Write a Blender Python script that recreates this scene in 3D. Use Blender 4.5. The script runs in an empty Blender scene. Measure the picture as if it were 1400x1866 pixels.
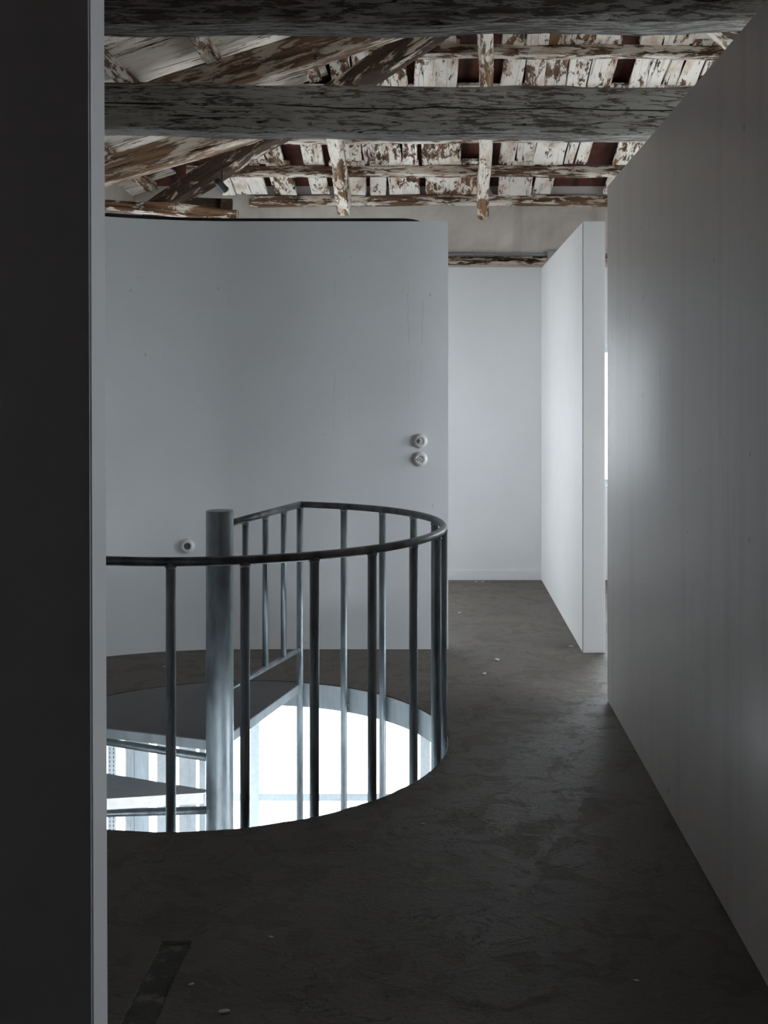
import bpy, bmesh, math, random
from mathutils import Vector, Matrix
R = math.radians
random.seed(7)
scene = bpy.context.scene
COL = scene.collection

# ------------------------------------------------------------------ camera, sky, exposure
S = 1.62                     # eye height in metres; plan units below are multiples of it
F, HZ, VX = 2028.0, 709.0, 790.0   # focal length in px of the 1400x1866 frame, horizon row, vanishing column
cd = bpy.data.cameras.new('camera')
cam = bpy.data.objects.new('camera', cd)
COL.objects.link(cam)
cam.location = (0, 0, S)
cam.rotation_euler = (R(90), 0, 0)
cd.sensor_fit = 'VERTICAL'
cd.sensor_height = 36.0
cd.lens = F / 1866.0 * 36.0
cd.shift_x = (700 - VX) / 1866.0
cd.shift_y = (HZ - 933.0) / 1866.0
cd.clip_start = 0.02
scene.camera = cam
scene.view_settings.view_transform = 'Standard'
scene.view_settings.look = 'None'
scene.view_settings.gamma = 1.0
scene.view_settings.use_curve_mapping = False
scene.view_settings.exposure = 1.36
scene.cycles.max_bounces = 10
scene.cycles.diffuse_bounces = 7
scene.cycles.glossy_bounces = 4
scene.cycles.transparent_max_bounces = 12
scene.cycles.sample_clamp_indirect = 6.0

SKY = 6.0
world = bpy.data.worlds.new('overcast_sky')
scene.world = world
world.use_nodes = True
bg = world.node_tree.nodes['Background']
bg.inputs[0].default_value = (0.89, 0.94, 1.0, 1)
bg.inputs[1].default_value = SKY


def sky_portal(name, loc, rot, sx, sy, energy=None, color=(0.9, 0.95, 1.0)):
    """daylight entering a window: a portal for the sky, plus (energy) the soft bright sky outside it"""
    ld = bpy.data.lights.new(name, 'AREA')
    ld.shape = 'RECTANGLE'
    ld.size, ld.size_y = sx, sy
    if energy is None:
        ld.cycles.is_portal = True
    else:
        ld.energy = energy
        ld.color = color
    o = bpy.data.objects.new(name, ld)
    COL.objects.link(o)
    o.location = loc
    o.rotation_euler = rot
    return o


def w(X, D, zp):
    return Vector((S * X, S * D, S * (1 + zp)))


def at(x, y, D):
    """the point at plan distance D (in eye heights) that lies on pixel x, y"""
    return Vector((S * (x - VX) / F * D, S * D, S * (1 + (HZ - y) / F * D)))


# window openings: (lo, hi) along the wall and z range, metres
XL, XR, DF, DB = -1.57 * S, 2.4 * S, 5.83 * S, -1.4 * S
W_LEFT = (4.70 * S, 5.56 * S, 0.80, 2.35)
W_BACK = (0.80 * S, 1.95 * S, 0.80, 1.98)
W_BACK_LEFT = (-0.86 * S, -0.33 * S, 0.85, 2.10)
W_R1 = (2.30 * S, 4.05 * S, 0.75, 2.42)
W_R2 = (1.42 * S, 1.95 * S, 1.15, 2.60)
W_ADDED_RIGHT = (2.2 * S, 3.6 * S, -2.4, -1.1)  # unseen opening, added to brighten the stair steel from below
W_ADDED_FRONT = (-1.1 * S, 0.6 * S, -2.3, -1.2)  # unseen opening, added to light the post and band from the near side
W_LOW = (-1.85 * S, 0.35 * S, -2.62, -0.34)
LOW_Z = -3.0
for nm, (a, b, z0, z1), side in (('daylight_left', W_LEFT, 'L'), ('daylight_back', W_BACK, 'B'), ('daylight_back_left', W_BACK_LEFT, 'B'), ('daylight_right', W_R1, 'R'),
                                 ('daylight_right_near', W_R2, 'R'), ('daylight_below', W_LOW, 'B'), ('added_light_below_right', W_ADDED_RIGHT, 'R'),
                                 ('added_light_below_front', W_ADDED_FRONT, 'F')):
    m, h = (a + b) / 2, (z0 + z1) / 2
    if side == 'L':
        sky_portal(nm, (XL - 0.20, m, h), (R(90), 0, R(-90)), b - a, z1 - z0)
    elif side == 'F':
        sky_portal(nm, (m, 0.8 * S - 0.22, h), (R(90), 0, 0), b - a, z1 - z0)
    elif side == 'R':
        sky_portal(nm, (XR + 0.20, m, h), (R(90), 0, R(90)), b - a, z1 - z0)
    else:
        sky_portal(nm, (m, DF + 0.22, h), (R(90), 0, R(180)), b - a, z1 - z0)

# ------------------------------------------------------------------ helpers


class NT:
    """tiny wrapper for building shader graphs"""

    def __init__(s, name):
        s.m = bpy.data.materials.new(name)
        s.m.use_nodes = True
        s.t = s.m.node_tree
        s.b = s.t.nodes['Principled BSDF']
        s.tc = s.t.nodes.new('ShaderNodeTexCoord')
        s.oi = s.t.nodes.new('ShaderNodeObjectInfo')

    def n(s, typ, ins=None, **kw):
        nd = s.t.nodes.new('ShaderNode' + typ)
        for k, v in kw.items():
            setattr(nd, k, v)
        for k, v in (ins or {}).items():
            s.put(nd.inputs[k], v)
        return nd

    def put(s, sock, v):
        if isinstance(v, bpy.types.NodeSocket):
            s.t.links.new(v, sock)
        elif isinstance(v, (tuple, list)) and len(v) == 3 and sock.type == 'RGBA':
            sock.default_value = (*v, 1)
        else:
            sock.default_value = v

    def math(s, op, a, b=0.0, c=None, clamp=False):
        nd = s.t.nodes.new('ShaderNodeMath')
        nd.operation = op
        nd.use_clamp = clamp
        s.put(nd.inputs[0], a)
        s.put(nd.inputs[1], b)
        if c is not None:
            s.put(nd.inputs[2], c)
        return nd.outputs[0]

    def coords(s, scale=(1, 1, 1), rnd=True, src='Object'):
        v = s.tc.outputs[src]
        if rnd:
            off = s.n('VectorMath', {0: v}, operation='ADD')
            sc = s.math('MULTIPLY', s.oi.outputs['Random'], 37.0)
            cb = s.n('CombineXYZ', {0: sc, 1: sc, 2: sc})
            s.put(off.inputs[1], cb.outputs[0])
            v = off.outputs[0]
        return s.n('Mapping', {'Vector': v, 'Scale': scale}).outputs[0]

    def noise(s, vec, scale, detail=5, rough=0.55, dist=0.0):
        return s.n('TexNoise', {'Vector': vec, 'Scale': scale, 'Detail': detail, 'Roughness': rough, 'Distortion': dist}).outputs['Fac']

    def step(s, v, lo, hi, a=0.0, b=1.0):
        return s.n('MapRange', {0: v, 1: lo, 2: hi, 3: a, 4: b}).outputs[0]

    def mix(s, f, a, b, mode='MIX'):
        nd = s.n('Mix', data_type='RGBA', blend_type=mode)
        s.put(nd.inputs[0], f)
        s.put(nd.inputs[6], a)
        s.put(nd.inputs[7], b)
        return nd.outputs[2]

    def out(s, color, rough=0.6, metal=0.0, bump=None, strength=0.3, dist=0.01, spec=0.5):
        s.put(s.b.inputs['Base Color'], color)
        s.put(s.b.inputs['Roughness'], rough)
        s.put(s.b.inputs['Metallic'], metal)
        s.b.inputs['Specular IOR Level'].default_value = spec
        if bump is not None:
            bp = s.n('Bump', {'Height': bump, 'Strength': strength, 'Distance': dist})
            s.put(s.b.inputs['Normal'], bp.outputs[0])
        return s.m


def plain(name, col, rough=0.6, metal=0.0):
    k = NT(name)
    c = k.noise(k.coords(), 30)
    v = k.mix(k.step(c, 0.3, 0.7), tuple(x * 0.85 for x in col), col)
    return k.out(v, rough, metal, c, 0.1, 0.002)


def peeling(name, amount, paint, stain, wood_d, wood_l, crack=False, grain=13.0, brown=0.4, zamt=0.45, fs=2.6, fx=1.6):
    """old limewashed timber whose paint flakes off along the grain (local X)"""
    k = NT(name)
    g = k.coords((fx, grain, grain))
    g2 = k.coords((0.7, grain * 3.4, grain * 3.4))
    iso = k.coords((1, 1, 1))
    flake = k.noise(g, fs, 10, 0.72, 0.4)
    zone = k.noise(iso, 1.9, 3, 0.5)
    val = k.math('ADD', flake, k.math('MULTIPLY', k.math('SUBTRACT', zone, 0.5), zamt))
    rnd = k.math('MULTIPLY', k.math('SUBTRACT', k.oi.outputs['Random'], 0.5), 0.09)
    val = k.math('ADD', val, rnd)
    mask = k.step(val, 1 - amount - 0.022, 1 - amount + 0.022)
    fib = k.noise(g2, 2.0, 6, 0.6)
    wood = k.mix(k.step(fib, 0.35, 0.65), wood_d, wood_l)
    st = k.step(k.noise(k.coords((2.0, 5, 5)), 1.6, 6, 0.6), 0.5, 0.72)
    pc = k.mix(k.math('MULTIPLY', st, brown), paint, stain)
    pc = k.mix(k.step(fib, 0.60, 0.74, 0.0, 0.6), pc, stain)
    kn = k.n('TexVoronoi', {'Vector': k.coords((1.1, 4.0, 4.0)), 'Scale': 1.7, 'Randomness': 1.0}).outputs['Distance']
    knot = k.step(kn, 0.05, 0.085, 1.0, 0.0)
    col = k.mix(mask, wood, pc)
    col = k.mix(k.math('MULTIPLY', knot, 0.8), col, tuple(x * 0.6 for x in wood_d))
    split = k.math('ABSOLUTE', k.math('SUBTRACT', k.noise(k.coords((0.45, 9, 9)), 1.5, 2, 0.5), 0.5))
    line = k.step(split, 0.0015, 0.0075, 1.0, 0.0)
    line = k.math('MULTIPLY', line, k.step(k.noise(iso, 2.2, 2), 0.42, 0.5))
    col = k.mix(line, col, (0.006, 0.004, 0.003))
    hgt = k.math('ADD', k.math('MULTIPLY', mask, 0.5), k.math('MULTIPLY', fib, 0.5))
    hgt = k.math('SUBTRACT', hgt, k.math('MULTIPLY', line, 1.2))
    if crack:
        sp = k.n('SeparateXYZ', {0: k.tc.outputs['Object']})
        wob = k.noise(k.n('CombineXYZ', {0: sp.outputs[0]}).outputs[0], 1.1, 5, 0.5)
        zc = k.math('ADD', k.math('MULTIPLY', k.math('SUBTRACT', wob, 0.5), 0.10), 0.135)
        d = k.math('ABSOLUTE', k.math('SUBTRACT', sp.outputs[2], zc))
        cr = k.math('MULTIPLY', k.step(d, 0.0022, 0.0046, 1.0, 0.0), k.step(k.noise(iso, 0.9, 2), 0.40, 0.46))
        col = k.mix(cr, col, (0.004, 0.003, 0.002))
        hgt = k.math('SUBTRACT', hgt, k.math('MULTIPLY', cr, 3.0))
    return k.out(col, 0.75, 0, hgt, 0.55, 0.006, spec=0.3)


def plaster(name, col, rough=0.6, marks=(), specks=0.0, spec=0.5, streak=0.0, speck_axis=None, dark=(0.10, 0.09, 0.085)):
    """painted plaster; marks = hairline cracks (axis, position, z0, z1, width, strength)"""
    k = NT(name)
    g = k.coords(rnd=False)
    big = k.noise(g, 1.3, 4, 0.6)
    fine = k.noise(g, 55, 4, 0.6)
    c = k.mix(k.step(big, 0.3, 0.7), tuple(x * 0.93 for x in col), col)
    if streak:
        stn = k.noise(k.coords((6, 6, 0.35), rnd=False), 1.6, 4, 0.6)
        c = k.mix(k.step(stn, 0.52, 0.75, 0.0, streak), c, tuple(x * 0.72 for x in col))
    hgt = k.math('ADD', k.math('MULTIPLY', big, 2.0), k.math('MULTIPLY', fine, 0.10))
    sp = k.n('SeparateXYZ', {0: k.tc.outputs['Object']})
    if specks:
        vn = k.n('TexVoronoi', {'Vector': k.coords((1, 1, 0.45), rnd=False), 'Scale': 9.0})
        sk = k.step(k.math('ADD', vn.outputs['Distance'], k.math('MULTIPLY', k.noise(g, 1.7, 2), 0.10)), 0.085, 0.10, 1.0, 0.0)
        c = k.mix(k.math('MULTIPLY', sk, specks), c, dark)
        hgt = k.math('SUBTRACT', hgt, k.math('MULTIPLY', sk, 0.15))
    for i, (ax, pos, z0, z1, wd, stg) in enumerate(marks):
        wob = k.noise(k.n('CombineXYZ', {0: float(i) * 3.1, 2: sp.outputs[2]}).outputs[0], 3.5, 6, 0.6)
        p = k.math('ADD', k.math('MULTIPLY', k.math('SUBTRACT', wob, 0.5), 0.09), pos)
        d = k.math('ABSOLUTE', k.math('SUBTRACT', sp.outputs[ax], p))
        ln = k.step(d, wd * 0.5, wd * 1.3, 1.0, 0.0)
        ln = k.math('MULTIPLY', ln, k.math('MULTIPLY', k.step(sp.outputs[2], z0, z0 + 0.05), k.step(sp.outputs[2], z1 - 0.05, z1, 1.0, 0.0)))
        ln = k.math('MULTIPLY', ln, k.step(k.noise(g, 4.5, 3), 0.44, 0.56))
        c = k.mix(k.math('MULTIPLY', ln, stg), c, dark)
        hgt = k.math('SUBTRACT', hgt, k.math('MULTIPLY', ln, 0.25))
    return k.out(c, rough, 0, hgt, 0.25, 0.012, spec=spec)


def steel(name, lo, hi, rough=0.42, metal=0.85):
    k = NT(name)
    g = k.coords((1, 1, 0.25))
    a = k.noise(g, 14, 6, 0.65)
    b = k.noise(k.coords((1, 1, 0.5)), 5, 3)
    f = k.math('ADD', k.math('MULTIPLY', a, 0.6), k.math('MULTIPLY', b, 0.4))
    c = k.mix(k.step(f, 0.38, 0.62), lo, hi)
    r = k.step(a, 0.3, 0.7, rough - 0.08, rough + 0.14)
    return k.out(c, r, metal, a, 0.15, 0.002)


M = {}
M['tie'] = peeling('weathered_grey_timber', 0.505, (0.34, 0.325, 0.30), (0.17, 0.14, 0.12), (0.05, 0.042, 0.035), (0.14, 0.115, 0.10), crack=True, grain=12, fs=5.0, fx=1.5, zamt=0.22, brown=0.7)
M['rafter'] = peeling('flaking_rafter_timber', 0.515, (0.82, 0.75, 0.66), (0.42, 0.23, 0.12), (0.06, 0.03, 0.016), (0.32, 0.17, 0.085), grain=5, fs=4.0, fx=1.6, zamt=0.5, brown=0.8)
M['tan_rafter'] = peeling('tan_brown_timber', 0.45, (0.62, 0.53, 0.44), (0.30, 0.19, 0.12), (0.09, 0.05, 0.03), (0.27, 0.165, 0.10), grain=7, fs=3.0, fx=1.2, zamt=0.35, brown=0.9)
M['dark_rafter'] = peeling('bare_brown_timber', 0.40, (0.66, 0.56, 0.46), (0.26, 0.13, 0.06), (0.02, 0.011, 0.007), (0.085, 0.042, 0.024), grain=8, zamt=0.3)
M['purlin'] = peeling('flaking_purlin_timber', 0.50, (0.74, 0.68, 0.60), (0.40, 0.23, 0.12), (0.05, 0.028, 0.018), (0.24, 0.13, 0.07), grain=8, fs=3.2, zamt=0.4, brown=0.85)
M['board'] = peeling('limewashed_board', 0.57, (0.94, 0.87, 0.79), (0.50, 0.29, 0.16), (0.04, 0.022, 0.014), (0.26, 0.135, 0.065), grain=3.6, fs=6.5, fx=1.3, brown=0.85, zamt=0.6)
M['plank'] = peeling('limewashed_plank', 0.60, (0.86, 0.79, 0.71), (0.42, 0.28, 0.18), (0.09, 0.05, 0.03), (0.32, 0.20, 0.12), grain=8, brown=0.8, fs=3.6, zamt=0.4)
M['wall'] = plaster('white_plaster', (0.80, 0.80, 0.81), 0.65)
M['curved'] = plaster('white_plaster_cracked', (0.76, 0.775, 0.79), 0.62, specks=0.25,
                      marks=((0, -0.155, 1.5, 2.3, 0.0018, 0.18), (0, -0.07, 1.6, 2.2, 0.0018, 0.25), (0, -0.62, 1.2, 2.5, 0.002, 0.22), (0, -0.52, 1.4, 2.0, 0.0015, 0.2)))
M['rightwall'] = plaster('white_gloss_plaster', (0.75, 0.71, 0.69), 0.36, specks=0.7, streak=0.5,
                         marks=((1, 4.43, 1.30, 2.15, 0.0022, 0.75), (1, 4.30, 1.2, 1.6, 0.002, 0.5), (1, 3.35, 0.55, 1.35, 0.0018, 0.5)))
M['low_wall'] = plaster('lower_room_plaster', (0.85, 0.87, 0.88), 0.6)
M['partition'] = plaster('bright_white_plaster', (0.71, 0.695, 0.685), 0.55)
M['dark_wall'] = plaster('low_bounce_wall', (0.06, 0.06, 0.06), 0.8)  # unseen walls near the camera, made near-black to cut bounced light
M['steel'] = steel('galvanised_steel', (0.20, 0.235, 0.26), (0.46, 0.53, 0.57), 0.38, 0.7)
M['rail'] = steel('shaded_rail_steel', (0.10, 0.105, 0.11), (0.26, 0.275, 0.285), 0.36)  # handrail steel, darkened in colour for the dim surroundings it mirrors
M['band'] = steel('galvanised_plate', (0.40, 0.46, 0.50), (0.60, 0.66, 0.70), 0.5, 0.5)
M['sheet'] = plain('polished_sheet_steel', (0.42, 0.42, 0.42), 0.28, 0.8)
M['tread_top'] = steel('grey_painted_tread', (0.13, 0.13, 0.14), (0.17, 0.17, 0.18), 0.55, 0.0)
M['porcelain'] = plain('white_porcelain', (0.74, 0.72, 0.69), 0.25)
M['dark_plastic'] = plain('dark_grey_plastic', (0.16, 0.16, 0.16), 0.5)
M['black'] = plain('black_metal', (0.015, 0.015, 0.017), 0.45)
M['pipe'] = plain('grey_conduit', (0.26, 0.27, 0.28), 0.5)
M['frame'] = plain('white_window_frame', (0.62, 0.68, 0.72), 0.5)
M['chip'] = plain('plaster_crumb', (0.62, 0.60, 0.57), 0.8)
M['nail'] = plain('rusty_nail_iron', (0.03, 0.02, 0.018), 0.7)


def glass():
    k = NT('window_glass')
    tr = k.n('BsdfTransparent', {'Color': (0.96, 0.98, 0.98)})
    gl = k.n('BsdfGlossy', {'Roughness': 0.03})
    mx = k.n('MixShader', {0: 0.06, 1: tr.outputs[0], 2: gl.outputs[0]})
    k.t.links.new(mx.outputs[0], k.t.nodes['Material Output'].inputs['Surface'])
    return k.m


M['glass'] = glass()


def floor_mat():
    k = NT('worn_concrete')
    g = k.coords(rnd=False)
    ws = k.n('TexNoise', {'Vector': g, 'Scale': 3.0, 'Detail': 3})
    warp = k.n('VectorMath', {0: g, 1: k.n('VectorMath', {0: ws.outputs['Color'], 1: (0.16, 0.16, 0.0)}, operation='MULTIPLY').outputs[0]}, operation='ADD').outputs[0]
    big = k.noise(warp, 1.5, 6, 0.6, 0.5)
    mid = k.noise(warp, 6.5, 8, 0.62, 0.8)
    fine = k.noise(g, 70, 6, 0.7)
    sep = k.n('SeparateXYZ', {0: g})
    # smooth trowelled skin that has come off in patches
    patch = k.step(k.math('ADD', mid, k.math('MULTIPLY', k.math('SUBTRACT', big, 0.5), 0.35)), 0.535, 0.56)
    c = k.mix(k.step(big, 0.3, 0.7), (0.104, 0.086, 0.069), (0.148, 0.127, 0.105))
    c = k.mix(k.math('MULTIPLY', patch, 0.08), c, (0.085, 0.074, 0.06))
    c = k.mix(k.step(fine, 0.35, 0.75, 0.0, 0.30), c, (0.06, 0.052, 0.045))
    pale = k.step(k.noise(warp, 4.2, 9, 0.7, 1.0), 0.62, 0.72)
    c = k.mix(k.math('MULTIPLY', pale, 0.35), c, (0.28, 0.25, 0.21))
    # flaking layer edges: short ragged dark lines running across
    fl = k.noise(k.n('Mapping', {'Vector': warp, 'Scale': (1.0, 2.2, 1.0)}).outputs[0], 3.4, 8, 0.62, 1.2)
    crack = k.math('MULTIPLY', k.step(k.math('ABSOLUTE', k.math('SUBTRACT', fl, 0.5)), 0.002, 0.007, 1.0, 0.0), k.step(k.noise(g, 2.3, 4), 0.52, 0.60))
    c = k.mix(k.math('MULTIPLY', crack, 0.85), c, (0.014, 0.012, 0.011))
    terr = k.math('ADD', k.step(fl, 0.495, 0.505), k.math('ADD', k.step(fl, 0.57, 0.578), k.step(fl, 0.43, 0.437)))
    # the chase broken into the floor beside the left wall
    ex = k.math('ABSOLUTE', k.math('SUBTRACT', k.math('ADD', sep.outputs[0], k.math('MULTIPLY', k.math('SUBTRACT', mid, 0.5), 0.03)), -0.755))
    ch = k.math('MULTIPLY', k.step(ex, 0.040, 0.046, 1.0, 0.0), k.step(k.math('ADD', sep.outputs[1], k.math('MULTIPLY', mid, 0.06)), 3.27, 3.30, 1.0, 0.0))
    chc = k.mix(k.step(k.noise(g, 12, 5), 0.55, 0.62), (0.035, 0.025, 0.018), (0.14, 0.12, 0.10))
    c = k.mix(ch, c, chc)
    h = k.math('ADD', k.math('MULTIPLY', patch, -0.12), k.math('MULTIPLY', fine, 0.45))
    h = k.math('ADD', h, k.math('MULTIPLY', terr, 0.22))
    h = k.math('ADD', h, k.math('MULTIPLY', big, 0.8))
    h = k.math('SUBTRACT', h, k.math('ADD', k.math('MULTIPLY', crack, 1.0), k.math('MULTIPLY', ch, 2.0)))
    r = k.math('ADD', k.step(patch, 0, 1, 0.46, 0.58), k.math('MULTIPLY', fine, 0.12))
    return k.out(c, r, 0, h, 0.7, 0.014, spec=0.34)


M['floor'] = floor_mat()


def beige_mat():
    k = NT('bare_beige_plaster')
    g = k.coords(rnd=False)
    a = k.noise(g, 1.6, 6, 0.6, 0.6)
    st = k.noise(k.coords((5, 5, 0.5), rnd=False), 1.2, 5, 0.6)
    c = k.mix(k.step(a, 0.35, 0.7), (0.40, 0.355, 0.32), (0.60, 0.55, 0.51))
    c = k.mix(k.step(st, 0.55, 0.72, 0, 0.5), c, (0.27, 0.24, 0.22))
    return k.out(c, 0.8, 0, a, 0.3, 0.02, spec=0.2)


M['beige'] = beige_mat()


def crumble_mat():
    k = NT('crumbling_moulding')
    a = k.noise(k.coords((2.5, 9, 14), rnd=False), 1.7, 8, 0.65, 0.8)
    c = k.mix(k.step(a, 0.47, 0.53), (0.05, 0.03, 0.02), (0.52, 0.43, 0.35))
    return k.out(c, 0.9, 0, a, 0.8, 0.02, spec=0.1)


M['crumble'] = crumble_mat()


def tile_mat():
    k = NT('red_clay_tile_underside')
    g = k.coords((1, 1, 1), rnd=False)
    a = k.noise(g, 7, 5)
    wv = k.n('TexWave', {'Vector': g, 'Scale': 1.3, 'Distortion': 1.0}, bands_direction='X').outputs['Fac']
    c = k.mix(k.step(a, 0.3, 0.7), (0.055, 0.018, 0.010), (0.16, 0.045, 0.026))
    c = k.mix(k.step(wv, 0.0, 0.25, 0.8, 0.0), c, (0.012, 0.005, 0.004))
    return k.out(c, 0.85, 0, wv, 0.6, 0.03)


M['tile'] = tile_mat()
M['ground'] = plain('pale_courtyard_paving', (0.62, 0.62, 0.60), 0.8)


def obj(name, bm, mat, parent=None, smooth=False, loc=None, matrix=None):
    me = bpy.data.meshes.new(name)
    bm.normal_update()
    bm.to_mesh(me)
    bm.free()
    if smooth:
        me.polygons.foreach_set('use_smooth', [True] * len(me.polygons))
    me.materials.append(mat)
    o = bpy.data.objects.new(name, me)
    COL.objects.link(o)
    if parent is not None:
        o.parent = parent
    if matrix is not None:
        o.matrix_local = matrix
    if loc is not None:
        o.location = loc
    return o


def thing(name, label, cat, loc=(0, 0, 0), rotz=0.0, group=None):
    o = bpy.data.objects.new(name, None)
    o.empty_display_size = 0.1
    COL.objects.link(o)
    o.location = loc
    o.rotation_euler = (0, 0, rotz)
    return tag(o, label, cat, group)


def tag(o, label, cat, group=None):
    o['label'] = label
    o['category'] = cat
    if group:
        o['group'] = group
    return o


def struct(o, label=None):
    o['kind'] = 'structure'
    if label:
        o['label'] = label
    return o


def box(bm, lo, hi):
    x0, y0, z0 = lo
    x1, y1, z1 = hi
    v = [bm.verts.new(p) for p in ((x0, y0, z0), (x1, y0, z0), (x1, y1, z0), (x0, y1, z0), (x0, y0, z1), (x1, y0, z1), (x1, y1, z1), (x0, y1, z1))]
    for f in ((0, 3, 2, 1), (4, 5, 6, 7), (0, 1, 5, 4), (1, 2, 6, 5), (2, 3, 7, 6), (3, 0, 4, 7)):
        bm.faces.new([v[i] for i in f])
    return v


def tube(bm, pts, r, seg=16, caps=True, smooth=True):
    pts = [Vector(p) for p in pts]
    rings = []
    up = Vector((0, 0, 1))
    for i, p in enumerate(pts):
        t = (pts[min(i + 1, len(pts) - 1)] - pts[max(i - 1, 0)]).normalized()
        u = up if abs(t.dot(up)) < 0.95 else Vector((1, 0, 0))
        a = t.cross(u).normalized()
        b = a.cross(t).normalized()
        rr = r[i] if isinstance(r, (list, tuple)) else r
        rings.append([bm.verts.new(p + (a * math.cos(2 * math.pi * j / seg) + b * math.sin(2 * math.pi * j / seg)) * rr) for j in range(seg)])
    for A, B in zip(rings, rings[1:]):
        for j in range(seg):
            f = bm.faces.new((A[j], A[(j + 1) % seg], B[(j + 1) % seg], B[j]))
            f.smooth = smooth
    if caps:
        bm.faces.new(rings[0][::-1])
        bm.faces.new(rings[-1])


def lathe(bm, prof, seg=40, cap=True):
    """profile of (radius, height) turned about local Z"""
    rings = [[bm.verts.new((r * math.cos(2 * math.pi * j / seg), r * math.sin(2 * math.pi * j / seg), h)) for j in range(seg)] for r, h in prof]
    for A, B in zip(rings, rings[1:]):
        for j in range(seg):
            f = bm.faces.new((A[j], A[(j + 1) % seg], B[(j + 1) % seg], B[j]))
            f.smooth = True
    if cap:
        bm.faces.new(rings[0][::-1])
        bm.faces.new(rings[-1])


def timber_mesh(L, wd, ht, rough=0.012, seg=None, bev=None, rnd=None, taper=1.0):
    """rough sawn timber, long axis X, bottom at z=0, edges worn, faces slightly uneven"""
    rnd = rnd or random.Random(int(L * 1000 + wd * 77777))
    bm = bmesh.new()
    seg = seg or max(4, int(L / 0.09))
    bv = bev if bev is not None else min(wd, ht) * 0.12
    y, z = wd / 2, ht
    base = [(-y + bv, 0), (y - bv, 0), (y, bv), (y, z - bv), (y - bv, z), (-y + bv, z), (-y, z - bv), (-y, bv)]
    ph = [rnd.uniform(0, 6.28) for _ in range(24)]
    rings = []
    for i in range(seg + 1):
        x = L * i / seg
        sc = 1 + (taper - 1) * i / seg
        dy = math.sin(x * 1.7 + ph[0]) * rough * 0.7
        dz = math.sin(x * 1.3 + ph[1]) * rough * 0.5
        ring = []
        for j, (a, b) in enumerate(base):
            oy = math.sin(x * 5.1 + ph[2 + j]) * rough * 0.4 + rnd.uniform(-1, 1) * rough * 0.16
            oz = math.sin(x * 6.3 + ph[10 + j]) * rough * 0.4 + rnd.uniform(-1, 1) * rough * 0.16
            ring.append(bm.verts.new((x, a * sc + dy + oy, ht / 2 + (b - ht / 2) * sc + dz + oz)))
        rings.append(ring)
    for A, B in zip(rings, rings[1:]):
        for j in range(8):
            bm.faces.new((A[j], B[j], B[(j + 1) % 8], A[(j + 1) % 8]))
    bm.faces.new(rings[0])
    bm.faces.new(rings[-1][::-1])
    bmesh.ops.recalc_face_normals(bm, faces=bm.faces)
    return bm


def frame_matrix(p0, p1, up):
    x = (p1 - p0).normalized()
    y = up.cross(x).normalized()
    z = x.cross(y).normalized()
    m = Matrix((x, y, z)).transposed().to_4x4()
    m.translation = p0
    return m


def timber(name, p0, p1, wd, ht, mat, up=Vector((0, 0, 1)), parent=None, **kw):
    L = (p1 - p0).length
    return obj(name, timber_mesh(L, wd, ht, **kw), mat, parent, matrix=frame_matrix(p0, p1, up))


def wall_with_holes(name, axis, pos, t, a0, a1, z0, z1, holes, mat):
    """a straight wall; axis 'x' runs along X at y=pos..pos+t, axis 'y' along Y at x=pos..pos+t"""
    bm = bmesh.new()
    def bx(p, q, r, s):
        if q - p < 1e-4 or s - r < 1e-4:
            return
        if axis == 'x':
            box(bm, (p, pos, r), (q, pos + t, s))
        else:
            box(bm, (pos, p, r), (pos + t, q, s))
    cur = a0
    for (h0, h1, hz0, hz1) in sorted(holes):
        bx(cur, h0, z0, z1)
        bx(h0, h1, z0, hz0)
        bx(h0, h1, hz1, z1)
        cur = h1
    bx(cur, a1, z0, z1)
    return struct(obj(name, bm, mat))


def window(name, axis, pos, hole, vbars, hbars, label):
    a0, a1, z0, z1 = hole
    fr = bmesh.new()
    def bx(bm, p, q, r, s, d0, d1):
        if axis == 'x':
            box(bm, (p, pos + d0, r), (q, pos + d1, s))
        else:
            box(bm, (pos + d0, p, r), (pos + d1, q, s))
    e = 0.05
    root = bpy.data.objects.new(name, None)
    COL.objects.link(root)
    struct(root, label)
    bx(fr, a0, a0 + e, z0, z1, 0.04, 0.10)
    bx(fr, a1 - e, a1, z0, z1, 0.04, 0.10)
    bx(fr, a0 + e, a1 - e, z0, z0 + e, 0.04, 0.10)
    bx(fr, a0 + e, a1 - e, z1 - e, z1, 0.04, 0.10)
    obj('window_frame', fr, M['frame'], root)
    for v, wd in vbars:
        b = bmesh.new()
        bx(b, v - wd / 2, v + wd / 2, z0 + e, z1 - e, 0.04, 0.10)
        obj('mullion', b, M['frame'], root)
    for v, wd in hbars:
        b = bmesh.new()
        bx(b, a0 + e, a1 - e, v - wd / 2, v + wd / 2, 0.05, 0.09)
        obj('transom', b, M['frame'], root)
    g = bmesh.new()
    bx(g, a0 + e, a1 - e, z0 + e, z1 - e, 0.067, 0.073)
    obj('pane', g, M['glass'], root)
    return root


# ------------------------------------------------------------------ structure: ground and lower room
bm = bmesh.new()
box(bm, (-30, -20, -3.4), (30, 60, -3.2))
struct(obj('ground', bm, M['ground']), 'pale paving outside the building')

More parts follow.
